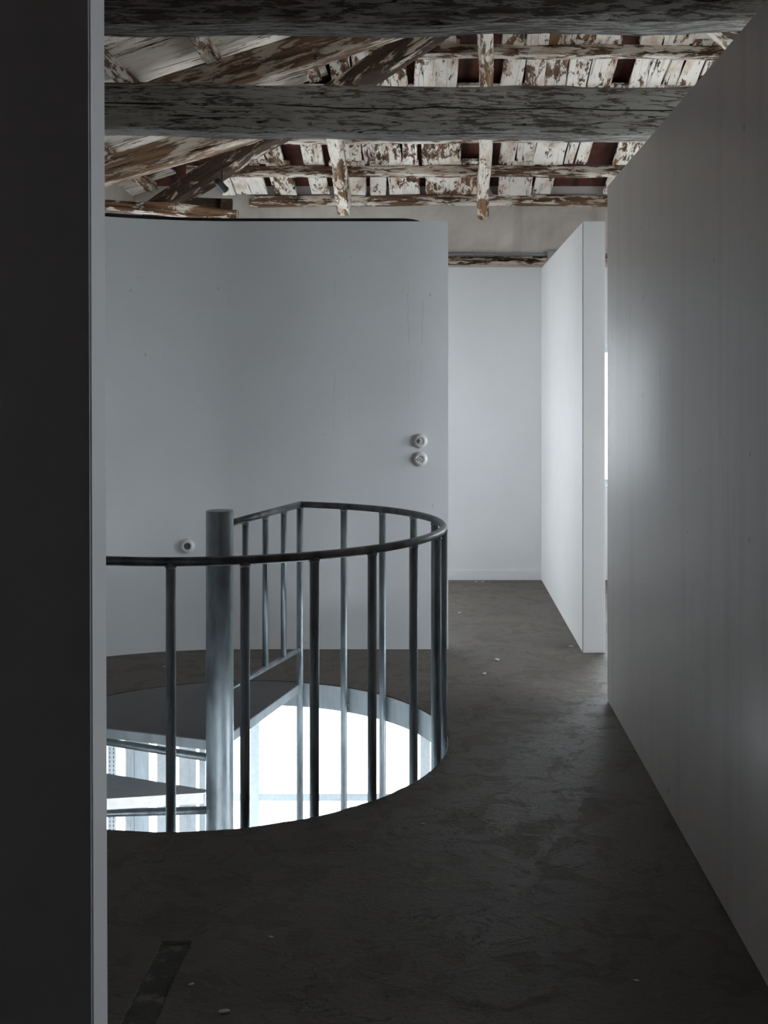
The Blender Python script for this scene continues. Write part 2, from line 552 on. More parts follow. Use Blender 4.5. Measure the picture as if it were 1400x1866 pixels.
CX, CY, HR = -0.609 * S, 3.166 * S, 0.652 * S       # stairwell centre and radius
SLAB = 0.133
LXL = -2.0 * S
bm = bmesh.new()
box(bm, (LXL, 0.8 * S, LOW_Z - 0.2), (XR, DF, LOW_Z))
struct(obj('floor_lower', bm, M['low_wall']))
wall_with_holes('wall_lower_back', 'x', DF, 0.2, LXL - 0.2, XR + 0.2, -3.2, -SLAB - 0.002, [W_LOW], M['low_wall'])
wall_with_holes('wall_lower_left', 'y', LXL - 0.2, 0.2, 0.8 * S, DF, -3.2, -SLAB, [], M['low_wall'])
wall_with_holes('wall_lower_right', 'y', XR, 0.2, 0.8 * S, DF, -3.2, -SLAB, [W_ADDED_RIGHT], M['low_wall'])
wall_with_holes('wall_lower_front', 'x', 0.8 * S - 0.2, 0.2, LXL - 0.2, XR + 0.2, -3.2, -SLAB, [W_ADDED_FRONT], M['low_wall'])
window('window_1', 'x', DF, W_LOW, [(-0.94 * S, 0.075), (-0.043 * S, 0.085), (-1.50 * S, 0.06)], [(-1.15 * S, 0.062)],
       'wide bright window of the lower room, seen down through the stairwell')

# upper floor slab with the round stairwell, edge slightly chipped
bm = bmesh.new()
N = 240
rr = random.Random(3)
x0, x1, y0, y1 = LXL - 0.2, XR + 0.2, DB - 0.2, DF + 0.2
ang0 = [2 * math.pi * i / N for i in range(N)]
for cx_, cy_ in ((x0, y0), (x1, y0), (x1, y1), (x0, y1)):
    ang0.append(math.atan2(cy_ - CY, cx_ - CX) % (2 * math.pi))
ang0.sort()
top_i, top_o, bot_i, bot_o = [], [], [], []
for a in ang0:
    c, s = math.cos(a), math.sin(a)
    t = min((((x1 if c > 0 else x0) - CX) / c) if abs(c) > 1e-9 else 1e9, (((y1 if s > 0 else y0) - CY) / s) if abs(s) > 1e-9 else 1e9)
    j = HR + rr.uniform(-0.0015, 0.0045) + 0.0025 * math.sin(a * 23)
    top_i.append(bm.verts.new((CX + c * j, CY + s * j, 0)))
    top_o.append(bm.verts.new((CX + c * t, CY + s * t, 0)))
    bot_i.append(bm.verts.new((CX + c * (HR + 0.006), CY + s * (HR + 0.006), -SLAB)))
    bot_o.append(bm.verts.new((CX + c * t, CY + s * t, -SLAB)))
n = len(ang0)
for i in range(n):
    k = (i + 1) % n
    bm.faces.new((top_i[i], top_o[i], top_o[k], top_i[k]))
    bm.faces.new((bot_i[k], bot_o[k], bot_o[i], bot_i[i]))
    bm.faces.new((top_i[k], bot_i[k], bot_i[i], top_i[i]))
    bm.faces.new((top_o[i], bot_o[i], bot_o[k], top_o[k]))
struct(obj('floor', bm, M['floor']), 'worn bare concrete floor with the round stairwell opening')

# ------------------------------------------------------------------ structure: walls of the loft
ZT = 0.645                     # top of the partition walls
WT = 0.085
# roof planes, underside of rafters (z' = height above the eye / S)
T, A_, C_, CR_ = 0.315, 2.664, 4.242, 1.10
B_ = A_ - T * C_
def zb(D, off=0.0): return A_ + off - T * D           # slope falling to the back wall
def zl(X, off=0.0): return B_ + off + T * X           # slope falling to the left
def zr(X, off=0.0): return B_ + off + T * (CR_ - X)   # slope falling to the right
DECK = 0.235
ZW = 1 + 0.99
zback = S * (1 + zb(5.83, DECK)) + 0.03
zside = S * (1 + zl(-1.57, DECK)) + 0.03

wall_with_holes('wall_back', 'x', DF, 0.2, XL - 0.2, XR + 0.2, 0, S * 1.638, [W_BACK_LEFT, W_BACK], M['wall'])
bm = bmesh.new()
box(bm, (XL - 0.2, DF, S * 1.638), (XR + 0.2, DF + 0.2, zback))
struct(obj('wall_back_upper', bm, M['beige']), 'bare beige plaster above the white back wall')
wall_with_holes('wall_left', 'y', XL - 0.2, 0.2, DB, DF, 0, S * 1.66, [W_LEFT], M['wall'])
wall_with_holes('wall_left_upper', 'y', XL - 0.2, 0.2, DB, DF, S * 1.66, zside, [], M['beige'])
wall_with_holes('wall_right_outer', 'y', XR, 0.2, DB, DF, 0, zside + 0.03, [W_R1, W_R2], M['wall'])
wall_with_holes('wall_front', 'x', DB - 0.2, 0.2, XL - 0.2, XR + 0.2, 0, S * 2.9, [], M['dark_wall'])
window('window_2', 'y', XL - 0.2, W_LEFT, [((W_LEFT[0] + W_LEFT[1]) / 2, 0.05)], [], 'tall window lighting the space behind the curved wall')
window('window_3', 'x', DF, W_BACK, [((W_BACK[0] + W_BACK[1]) / 2, 0.05)], [], 'bright window glimpsed past the end of the short partition')
window('window_6', 'x', DF, W_BACK_LEFT, [((W_BACK_LEFT[0] + W_BACK_LEFT[1]) / 2, 0.05)], [], 'window in the back wall hidden behind the curved wall')
window('window_4', 'y', XR, W_R1, [((W_R1[0] + W_R1[1]) / 2, 0.05)], [], 'window of the side room')
window('window_5', 'y', XR, W_R2, [], [], 'window of the side room nearest the viewer')

# curved wall behind the stair
def dcurve(X):
    if X > -0.74:
        return 4.278
    r = 1.05
    e = min(-0.74 - X, 1.0)
    return 4.278 - (r - math.sqrt(r * r - e * e))
bm = bmesh.new()
xs = [0.057 - i * (1.627 / 90) for i in range(91)]
prev = None
for i, X in enumerate(xs):
    d = 0.004
    sl = (dcurve(X - d) - dcurve(X + d)) / (2 * d)
    nrm = Vector((sl, 1, 0)).normalized()
    f = Vector((X, dcurve(X), 0))
    b = f + nrm * WT
    cur = [bm.verts.new((q.x * S, q.y * S, z)) for q in (f, b) for z in (0.0, S * (1 + ZT))]
    if prev:
        bm.faces.new((prev[0], prev[1], cur[1], cur[0]))
        bm.faces.new((prev[3], prev[2], cur[2], cur[3]))
        bm.faces.new((prev[1], prev[3], cur[3], cur[1]))
    else:
        bm.faces.new((cur[0], cur[1], cur[3], cur[2]))
    prev = cur
bm.faces.new((prev[0], prev[2], prev[3], prev[1]))
bmesh.ops.recalc_face_normals(bm, faces=bm.faces)
struct(obj('wall_curved', bm, M['curved']), 'grey-white curved partition wall behind the stair')

def wall_box(name, lo, hi, mat, label=None, bevel=0.006):
    bm = bmesh.new()
    box(bm, lo, hi)
    if bevel:
        bmesh.ops.bevel(bm, geom=list(bm.edges), offset=bevel, segments=2, affect='EDGES')
    return struct(obj(name, bm, mat), label)

wall_box('wall_right', (0.558 * S, 1.72 * S, 0), (0.64 * S, 3.57 * S, S * 1.653), M['rightwall'], 'long grey-white partition wall on the right, marked and pitted')
wall_box('wall_right_near', (0.558 * S, DB, 0), (0.64 * S, 1.25 * S, S * 1.653), M['dark_wall'])
bm = bmesh.new()
v = box(bm, (XL, 1.5 * S, 0), (-0.460 * S, 1.568 * S, S * 1.66))
for q in v:
    if q.co.x > -1.0 * S and q.co.z > 1:
        q.co.x -= 0.006
for q in v:
    if q.co.x > -1.0 * S and q.co.z < 1:
        q.co.x += 0.003
bmesh.ops.bevel(bm, geom=list(bm.edges), offset=0.004, segments=2, affect='EDGES')
struct(obj('wall_left_near', bm, M['wall']), 'dark end of the near partition wall on the left')
wall_box('wall_partition', (0.5655 * S, 4.216 * S, 0), (0.651 * S, DF, S * 1.636), M['partition'], 'bright white short partition beside the passage', 0.004)

bm = bmesh.new()
box(bm, (0.0, DF - 0.010, 0), (0.5655 * S, DF, 0.085))
bmesh.ops.bevel(bm, geom=[e for e in bm.edges if e.calc_length() > 0.5], offset=0.008, segments=2, affect='EDGES')
struct(obj('baseboard_back', bm, M['wall']))

# crumbling moulding under the pipe
bm = bmesh.new()
rr = random.Random(11)
nx = 150
prof = [(0.0, -0.035), (0.035, -0.028), (0.05, -0.008), (0.028, 0.0), (0.055, 0.012), (0.03, 0.03), (0.0, 0.04)]
zmid = S * (1 + (HZ - 476) / F * 5.83) + 0.002
prev = None
for i in range(nx):
    x = XL + 0.02 + (XR - XL - 0.04) * i / (nx - 1)
    ring = []
    for j, (a, b) in enumerate(prof):
        k = 0 if j in (0, 6) else 1
        ring.append(bm.verts.new((x, DF + 0.002 - max(0.004, a + rr.uniform(-0.018, 0.012)) * k, zmid + b + rr.uniform(-0.007, 0.007) * k)))
    if prev:
        for j in range(6):
            bm.faces.new((prev[j], ring[j], ring[j + 1], prev[j + 1]))
    prev = ring
bmesh.ops.recalc_face_normals(bm, faces=bm.faces)
struct(obj('trim_1', bm, M['crumble']), 'crumbling brown and cream moulding along the top of the back wall')
# ceiling: clay tile deck on three slopes, boards as its parts
bm = bmesh.new()
rx = CR_ / 2
apexD = C_ - rx
eo = -1.80
def V(X, D, z): return bm.verts.new(w(X, D, z))
zt = zl(rx, DECK)
fr_l, fr_r = (-1.80, -1.6), (CR_ + 1.80, -1.6)
Dc = C_ + 1.80
th = 0.04
for up in (0, th):
    ap = V(rx, apexD, zt + up)
    rf = V(rx, -1.6, zt + up)
    l0, l1 = V(-1.80, -1.6, zl(-1.80, DECK) + up), V(-1.80, Dc, zl(-1.80, DECK) + up)
    r0, r1 = V(CR_ + 1.80, -1.6, zr(CR_ + 1.80, DECK) + up), V(CR_ + 1.80, Dc, zr(CR_ + 1.80, DECK) + up)
    bm.faces.new((l0, l1, ap, rf))
    bm.faces.new((l1, r1, ap))
    bm.faces.new((rf, ap, r1, r0))
ceiling = struct(obj('ceiling', bm, M['tile']), 'underside of the old tiled roof, flaking white boards with dark red gaps')

def board(p0, p1, wd, mat, up, rnd):
    o = timber('ceiling_board', p0, p1, wd, 0.022, mat, up, ceiling, rough=0.010, bev=0.003, rnd=rnd)
    return o

UPB = Vector((0, T, 1)).normalized()
UPL = Vector((-T, 0, 1)).normalized()
UPR = Vector((T, 0, 1)).normalized()
BO = 0.176                       # underside of the boards above the rafters' underside
rows = [
    (4.20, 4.545, 4.438, [(560, 600), (640, 668), (700, 740), (760, 829), (919, 958), (960, 1000), (1003, 1043), (1046, 1089), (1093, 1141), (1177, 1216), (1217, 1259), (1261, 1310)]),
    (4.515, 4.865, 4.70, [(604, 640), (645, 678), (681, 706), (708, 740), (756, 835), (916, 955), (958, 993), (995, 1034), (1036, 1073), (1077, 1120), (1158, 1196), (1197, 1218), (1219, 1243), (1246, 1280), (1284, 1330)]),
    (4.835, 5.18, 5.0, None),
    (5.155, 5.495, 5.342, [(440, 478), (481, 512), (550, 587), (606, 620), (623, 656), (659, 695), (697, 731), (734, 761), (767, 838), (914, 942), (945, 977), (979, 1034), (1037, 1053), (1056, 1077), (1124, 1180), (1183, 1230), (1240, 1290)]),
    (5.47, 5.80, 5.664, [(395, 418), (421, 480), (495, 537), (564, 598), (606, 630), (635, 666), (676, 705), (707, 763), (774, 839), (842, 873), (875, 893), (911, 971), (976, 1008), (1108, 1150), (1155, 1200), (1215, 1260)]),
]
rb = random.Random(21)
for (D0, D1, Dm, px) in rows:
    if px is None:
        px = []
        x = 520
        while x < 1290:
            wpx = rb.uniform(26, 50)
            px.append((x, x + wpx))
            x += wpx + rb.choice((2, 3, 4, 28))
    for (a, b) in px:
        Xa, Xb = (a - VX) / F * Dm, (b - VX) / F * Dm
        Xm, wd = (Xa + Xb) / 2, (Xb - Xa)
        d1 = min(D1, 5.8)
        sk = rb.uniform(-0.006, 0.006)
        p0, p1 = w(Xm + sk, D0, zb(D0, BO)), w(Xm - sk, d1, zb(d1, BO))
        board(p0, p1, wd * S, M['board'], UPB, rb)


def plank(p0, p1, wd, up, rnd):
    return timber('ceiling_plank', p0, p1, wd, 0.022, M['plank'], up, ceiling, rough=0.009, bev=0.003, rnd=rnd, seg=14)

D = 2.6
while D < 5.68:
    wd = rb.choice((0.10, 0.115, 0.135, 0.15))
    Dm = D + wd / 2
    xe = min(C_ - Dm + 0.05, rx - 0.02)
    plank(w(-1.60, Dm, zl(-1.60, BO + 0.003)), w(xe, Dm, zl(xe, BO + 0.003)), wd * S, UPL, rb)
    D += wd + rb.choice((0.002, 0.003, 0.006))
D = 3.5
while D < 5.0:
    wd = rb.choice((0.10, 0.12, 0.14))
    Dm = D + wd / 2
    xs_ = max(Dm - 3.14 - 0.03, rx + 0.02)
    plank(w(xs_, Dm, zr(xs_, BO + 0.003)), w(CR_ + 1.4, Dm, zr(CR_ + 1.4, BO + 0.003)), wd * S, UPR, rb)
    D += wd + 0.004

# ------------------------------------------------------------------ roof timbers
Zs = Vector((0, 0, 1))
TH = 0.154 * S
ztie = 0.869
def tie(px_left, px_right, D0, D1, ys, label):
    """tie beam: ys = bottom/top rows at the two ends"""
    (xl_, yb0, yt0), (xr_, yb1, yt1) = ys
    X0, X1 = -1.58, 2.5
    def ln(xa, ya, xb, yb, X, Dm):
        x = VX + X / Dm * F
        return HZ - (ya + (yb - ya) * (x - xa) / (xb - xa))
    Dm = D0
    zb0 = ln(xl_, yb0, xr_, yb1, X0, Dm) / F * Dm
    zb1 = ln(xl_, yb0, xr_, yb1, X1, Dm) / F * Dm
    h = (ln(xl_, yt0, xr_, yt1, 0.0, Dm) - ln(xl_, yb0, xr_, yb1, 0.0, Dm)) / F * Dm * S
    o = timber('tie_beam', w(X0, D0 + 0.06, zb0), w(X1, D1 + 0.06, zb1), 0.20, h, M['tie'], Zs, rough=0.016, bev=0.022, seg=90)
    return tag(o, label, 'beam', 'tie beams of the roof')

tie(0, 0, 3.757, 3.757, ((195, 234, 158), (1185, 246, 151)), 'dark grey weathered tie beam with a long split, hanging in front of the rafters')
tie(0, 0, 2.62, 2.62, ((195, 37, -80), (1300, 36, -82)), 'dark grey tie beam cut off by the top edge of the photo, nearest the viewer')

# principal rafters of the left slope (run across the picture) and their partner on the right
def cross_rafter(D, X0, X1, zf, label, mat, wd=0.15, ht=0.185, grp='sloping rafters of the side slopes'):
    o = timber('principal_rafter', w(X0, D, zf(X0)), w(X1, D, zf(X1)), wd, ht, mat, Zs, rough=0.014, bev=0.016, seg=40)
    return tag(o, label, 'rafter', grp)

cross_rafter(4.83, -1.50, C_ - 4.83 - 0.02, zl, 'brown peeling rafter rising to the right, below the main tie beam', M['tan_rafter'])
cross_rafter(4.09, -1.52, C_ - 4.09 - 0.01, zl, 'grey-brown rafter rising to the right between the two tie beams', M['tan_rafter'])
cross_rafter(4.19, CR_ + 1.42, 4.19 - 3.14 - 0.16, zr, 'short dark rafter falling to the right at the top right corner', M['dark_rafter'], 0.13, 0.12)

# hip rafters
def hip(Xa, Da, Xb, Db, za, zb_, label, mat, wd=0.13, ht=0.16):
    o = timber('hip_rafter', w(Xa, Da, za), w(Xb, Db, zb_), wd, ht, mat, Zs, rough=0.018, bev=0.02, seg=40)
    return tag(o, label, 'rafter', 'hip rafters')

Dl, Dh = 5.68, 3.72
hip(C_ - Dl, Dl, C_ - Dh, Dh, zb(Dl, -0.018), zb(Dh, -0.018), 'dark brown hip rafter rising steeply from the left corner of the roof', M['dark_rafter'])
hip(2.50, 5.64, 0.58, 3.72, zb(5.64, 0.0), zb(3.72, 0.0), 'hip rafter on the right, half hidden by the right-hand wall', M['rafter'], 0.11, 0.14)

# common rafters of the back slope, seen from below
def common(X0, D0, X1, D1, wd, ht, label, extra=0.0):
    o = timber('common_rafter', w(X0, D0, zb(D0) + extra), w(X1, D1, zb(D1) + extra), wd, ht, M['rafter'], UPB, rough=0.016, bev=0.02, seg=36)
    return tag(o, label, 'rafter', 'rafters of the back slope')

common(-0.452, 5.66, -0.452, 4.74, 0.105, 0.185, 'blotchy brown and white rafter end above the curved wall')
common(0.262, 5.70, 0.175, 3.80, 0.092, 0.185, 'white flaking rafter hanging lowest, above the wall end, left of the right-hand wall')

# purlins of the back slope
PB = 0.118
lab = {5.786: 'wall-top purlin resting on the beige plaster', 5.483: 'whitewashed purlin just above the wall-top one', 5.168: 'purlin running just under the main tie beam',
       4.85: 'purlin half hidden behind the top of the main tie beam', 4.527: 'dark-faced purlin between the two tie beams', 4.22: 'purlin hidden behind the nearest tie beam'}
for Dp, lb in lab.items():
    xa = max(C_ - Dp, -1.5)
    xb = min(Dp - 3.14, 2.42)
    if Dp > 5.7:
        xa = -0.98
    tag(timber('purlin', w(xa + 0.02, Dp + 0.022, zb(Dp, PB)), w(xb - 0.02, Dp + 0.022, zb(Dp, PB)), 0.062, 0.078, M['purlin'], UPB, rough=0.010, bev=0.007, seg=60),
        lb, 'purlin', 'purlins of the back slope')

# purlins of the left slope (run away from the viewer)
ll = {-0.489: 'white batten nearest the hip on the left slope', -0.80: 'white paint-flaked batten under the left planks, middle one', -1.11: 'batten of the left slope, third from the hip',
      -1.42: 'lowest batten of the left slope beside the wall'}
for Xp, lb in ll.items():
    tag(timber('batten', w(Xp, 2.6, zl(Xp, PB)), w(Xp, min(C_ - Xp - 0.03, 5.80), zl(Xp, PB)), 0.085, 0.07, M['purlin'], UPL, rough=0.010, bev=0.008, seg=50),
        lb, 'batten', 'battens of the left slope')

# timbers at the foot of the hip
a, b = at(150, 384, 5.25), at(432, 404, 5.30)
tag(timber('corner_plate', a, b, 0.15, 0.085, M['rafter'], Zs, rough=0.018, bev=0.015), 'short peeling plate timber lying across the left corner just above the curved wall', 'beam')
a, b = at(300, 378, 5.62), at(414, 381, 5.36)
tag(timber('beam_end', a, b, 0.13, 0.085, M['dark_rafter'], Zs, rough=0.012, bev=0.012), 'dark sawn-off timber end sticking out at the foot of the hip rafter', 'beam')

# ------------------------------------------------------------------ things in the roof and on the walls
# small cylinder spotlight
p = at(403, 338, 5.1)
t = thing('spotlight', 'small black cylindrical lamp with grey rim at the foot of the hip rafter', 'lamp', p)
bm = bmesh.new(); lathe(bm, [(0.0, -0.06), (0.024, -0.058), (0.028, -0.045), (0.028, 0.05), (0.031, 0.052)], 28)
h = obj('lamp_body', bm, M['black'], t); h.rotation_euler = (R(-118), 0, R(-25))
bm = bmesh.new(); lathe(bm, [(0.024, 0.052), (0.032, 0.052), (0.032, 0.060), (0.026, 0.060), (0.024, 0.052)], 28, cap=False)
h2 = obj('rim', bm, M['frame'], t); h2.rotation_euler = h.rotation_euler
bm = bmesh.new(); tube(bm, [(0, 0, 0), (0.0, 0.03, 0.06), (0.0, 0.04, 0.14)], 0.006, 10)
obj('bracket', bm, M['black'], t)

# nails poking through the planks
for (x, y, D, L, lb) in ((466, 51, 3.97, 0.045, 'bent T-shaped nail poking down from the planks, top left'), (362, 98, 4.01, 0.028, 'nail poking down beside the middle white batten'),
                         (490, 90, 4.15, 0.012, 'short nail stub above the grey-brown rafter'), (589, 44, 3.95, 0.035, 'thin nail under the planks close to the nearest tie beam')):
    X = (x - VX) / F * D
    q = w(X, D, zl(X, BO) + 0.004)
    bm = bmesh.new()
    tube(bm, [(0, 0, 0.004), (0.002, 0, -L)], 0.0022, 8)
    if L > 0.04:
        tube(bm, [(-0.008, 0, -0.002), (0.010, 0, -0.004)], 0.003, 8)
    tag(obj('nail', bm, M['nail'], loc=q), lb, 'nail', 'nails in the roof planks')

# dark trunking lying on top of the curved wall
bm = bmesh.new()
prev = None
for i in range(60):
    X = -0.055 - i * (1.42 / 59)
    D = dcurve(X)
    hgt = S * (0.014 + 0.006 * max(0, (-X - 0.9)))
    if i < 3:
        hgt *= (0.35, 0.75, 0.95)[i]
    z = S * (1 + ZT) + 0.001
    cur = [bm.verts.new((X * S, (D + k) * S, zz)) for k, zz in ((0.020, z), (0.075, z), (0.075, z + hgt), (0.020, z + hgt))]
    if prev:
        for j in range(4):
            bm.faces.new((prev[j], prev[(j + 1) % 4], cur[(j + 1) % 4], cur[j]))
    else:
        bm.faces.new(cur)
    prev = cur
bm.faces.new(prev[::-1])
bmesh.ops.recalc_face_normals(bm, faces=bm.faces)
tag(obj('cable_trunking', bm, M['black']), 'flat black cable trunking lying along the top of the curved wall', 'trunking')

# conduit and junction box on the beige plaster
zp = at(0, 461.5, 5.80).z
t = thing('conduit_pipe', 'thin grey conduit pipe running along the beige plaster above the moulding', 'pipe', (0, DF - 0.016, zp))
bm = bmesh.new(); tube(bm, [(-0.25 * S, 0, 0), (0.2 * S, 0, -0.003), (0.60 * S, 0, -0.006), (2.2 * S, 0, -0.012)], 0.0115, 14)
obj('pipe', bm, M['pipe'], t)
for X in (0.205, 0.95, 1.6):
    bm = bmesh.new(); tube(bm, [(X * S - 0.010, 0, -0.003), (X * S + 0.010, 0, -0.003)], 0.0155, 14)
    box(bm, (X * S - 0.006, 0.0, -0.028), (X * S + 0.006, 0.014, 0.028))
    obj('pipe_clip', bm, M['pipe'], t)
p = at(1014, 463, 5.80)
bm = bmesh.new(); box(bm, (p.x - 0.075, DF - 0.06, p.z - 0.035), (p.x + 0.06, DF - 0.001, p.z + 0.030))
bmesh.ops.bevel(bm, geom=list(bm.edges), offset=0.004, segments=2, affect='EDGES')
tag(obj('junction_box', bm, M['pipe']), 'grey junction box on the conduit, half hidden by the short partition', 'junction box')

# porcelain switches and socket
def wall_fitting(x, y, name, label, cat, angle=None, grp=None):
    X = (x - VX) / F * 4.278
    D = dcurve(X)
    z = S * (1 + (HZ - y) / F * D)
    sl = (dcurve(X - 0.004) - dcurve(X + 0.004)) / 0.008
    t = thing(name, label, cat, (X * S, D * S, z), -math.atan(sl), grp)
    rx90 = (R(90), 0, 0)
    bm = bmesh.new()
    lathe(bm, [(0.046, 0.0), (0.046, 0.008), (0.044, 0.012), (0.040, 0.013), (0.039, 0.016), (0.036, 0.019), (0.030, 0.022), (0.0225, 0.023), (0.0205, 0.019), (0.020, 0.014)], 48)
    obj('base', bm, M['porcelain'], t).rotation_euler = rx90
    if angle is not None:
        bm = bmesh.new(); lathe(bm, [(0.0195, 0.0142), (0.0195, 0.0165), (0.017, 0.018), (0.002, 0.0185)], 32)
        obj('dial', bm, M['porcelain'], t).rotation_euler = rx90
        bm = bmesh.new(); box(bm, (-0.0055, -0.0155, 0.0182), (0.0055, 0.0155, 0.034))
        bmesh.ops.bevel(bm, geom=list(bm.edges), offset=0.0025, segments=3, affect='EDGES')
        k = obj('knob', bm, M['porcelain'], t); k.rotation_euler = (R(90), R(angle), 0)
        bm = bmesh.new(); lathe(bm, [(0.003, 0.0335), (0.003, 0.0352), (0.001, 0.0355)], 16)
        obj('screw', bm, M['black'], t).rotation_euler = rx90
    else:
        bm = bmesh.new(); lathe(bm, [(0.0195, 0.0142), (0.0195, 0.0155), (0.001, 0.0155)], 32)
        obj('socket_face', bm, M['dark_plastic'], t).rotation_euler = rx90
        for sx in (-1, 1):
            bm = bmesh.new(); lathe(bm, [(0.0028, 0.0156), (0.0028, 0.0162), (0.001, 0.0163)], 14)
            h = obj('pin_hole', bm, M['black'], t); h.rotation_euler = rx90; h.location = (sx * 0.0095, 0, 0)
            bm = bmesh.new(); box(bm, (-0.003, 0.0145 * 1, 0.0156), (0.003, 0.0185, 0.018)) if sx > 0 else box(bm, (-0.003, -0.0185, 0.0156), (0.003, -0.0145, 0.018))
            obj('earth_clip', bm, M['black'], t).rotation_euler = rx90
    return t

wall_fitting(766, 803.5, 'rotary_switch', 'upper of the two round white rotary light switches near the wall end', 'light switch', 0, 'rotary light switches')
wall_fitting(766, 836.5, 'rotary_switch', 'lower of the two round white rotary light switches near the wall end', 'light switch', 90, 'rotary light switches')
wall_fitting(343, 995, 'wall_socket', 'round cream wall socket with grey face, left of the stair post', 'socket')

# ------------------------------------------------------------------ spiral stair
PX, PY = -0.608 * S, 3.166 * S
stair = thing('spiral_staircase', 'galvanised steel spiral staircase with centre post, landing and railing', 'staircase', (PX, PY, LOW_Z))
zo = -LOW_Z                            # local z of the upper floor
RP = 0.063
bm = bmesh.new()
tube(bm, [(0, 0, 0.0), (0, 0, 1.5), (0, 0, zo), (0, 0, zo + 0.655 * S - 0.004), (0, 0, zo + 0.655 * S)], [RP, RP, RP, RP, RP - 0.003], 48)
obj('centre_post', bm, M['steel'], stair)

RO = 0.640 * S - 0.006                 # tread tip radius
def wedge(bm, a0, a1, r0, r1, z0, z1, n=24, r1b=None):
    """solid annular sector"""
    tops, bots = [], []
    for i in range(n + 1):
        a = R(a0 + (a1 - a0) * i / n)
        ro = r1
        tops.append((bm.verts.new((r0 * math.cos(a), r0 * math.sin(a), z1)), bm.verts.new((ro * math.cos(a), ro * math.sin(a), z1))))
        bots.append((bm.verts.new((r0 * math.cos(a), r0 * math.sin(a), z0)), bm.verts.new((ro * math.cos(a), ro * math.sin(a), z0))))
    for i in range(n):
        bm.faces.new((tops[i][0], tops[i][1], tops[i + 1][1], tops[i + 1][0]))
        bm.faces.new((bots[i + 1][0], bots[i + 1][1], bots[i][1], bots[i][0]))
        bm.faces.new((tops[i][1], bots[i][1], bots[i + 1][1], tops[i + 1][1]))
        bm.faces.new((tops[i + 1][0], bots[i + 1][0], bots[i][0], tops[i][0]))
    bm.faces.new((tops[0][0], bots[0][0], bots[0][1], tops[0][1]))
    bm.faces.new((tops[-1][1], bots[-1][1], bots[-1][0], tops[-1][0]))

def radial_plate(bm, a, r0, r1, z0, z1, t=0.006, side=1):
    c, s = math.cos(R(a)), math.sin(R(a))
    nx_, ny_ = -s * side, c * side
    vs = []
    for (r, k, z) in ((r0, 0, z0), (r1, 0, z0), (r1, t, z0), (r0, t, z0), (r0, 0, z1), (r1, 0, z1), (r1, t, z1), (r0, t, z1)):
        vs.append(bm.verts.new((r * c + nx_ * k, r * s + ny_ * k, z)))
    for f in ((0, 3, 2, 1), (4, 5, 6, 7), (0, 1, 5, 4), (1, 2, 6, 5), (2, 3, 7, 6), (3, 0, 4, 7)):
        bm.faces.new([vs[i] for i in f])
    bmesh.ops.recalc_face_normals(bm, faces=bm.faces)

def bracket(a, z, parent):
    c, s = math.cos(R(a)), math.sin(R(a))
    bm = bmesh.new()
    tube(bm, [(c * RP * 0.9, s * RP * 0.9, z - 0.030), (c * RO * 0.98, s * RO * 0.98, z - 0.010)], 0.018, 14)
    return obj('support_tube', bm, M['steel'], parent)

# landing, level with the floor
LA0, LA1 = 76.0, 161.5
bm = bmesh.new(); wedge(bm, LA0, LA1, RP + 0.003, RO + 0.019, zo - 0.006, zo - 0.001)
landing = obj('landing', bm, M['tread_top'], stair)
bm = bmesh.new()
radial_plate(bm, LA1, RP + 0.012, RO, zo - 0.050, zo - 0.0062, side=-1)
obj('front_lip', bm, M['band'], landing)
bm = bmesh.new()
radial_plate(bm, LA0, RP + 0.012, RO, zo - 0.050, zo - 0.0062, side=1)
obj('side_lip', bm, M['band'], landing)
bracket(LA1 - 1.5, zo - 0.055, landing)

# treads winding down anticlockwise
RISE, STEP = 0.236, 28.5
for k in range(1, 13):
    a0 = LA1 - 4 + STEP * (k - 1)
    a1 = a0 + STEP + 4
    z = zo - RISE * k
    if z < 0.1:
        break
    bm = bmesh.new(); wedge(bm, a0, a1, RP + 0.003, RO, z - 0.005, z, 12)
    tr = obj('tread', bm, M['sheet'], stair)
    bm = bmesh.new(); radial_plate(bm, a1, RP + 0.010, RO, z - 0.050, z - 0.0052, side=-1)
    obj('front_lip', bm, M['sheet'], tr)
    bracket(a1 - 2.5, z - 0.052, tr)

# collar band of plate lining the stairwell
bm = bmesh.new()
n = 120
prev = None
first = None
for i in range(n):
    a = 2 * math.pi * i / n
    cur = [bm.verts.new(((r * math.cos(a)), (r * math.sin(a)), z)) for r, z in ((RO + 0.0195, zo - 0.135), (RO + 0.0235, zo - 0.135), (RO + 0.0235, zo - 0.004), (RO + 0.0195, zo - 0.004))]
    if prev:
        for j in range(4):
            f = bm.faces.new((prev[j], prev[(j + 1) % 4], cur[(j + 1) % 4], cur[j])); f.smooth = False
    else:
        first = cur
    prev = cur
for j in range(4):
    bm.faces.new((prev[j], prev[(j + 1) % 4], first[(j + 1) % 4], first[j]))
bmesh.ops.recalc_face_normals(bm, faces=bm.faces)
obj('stairwell_band', bm, M['band'], stair)

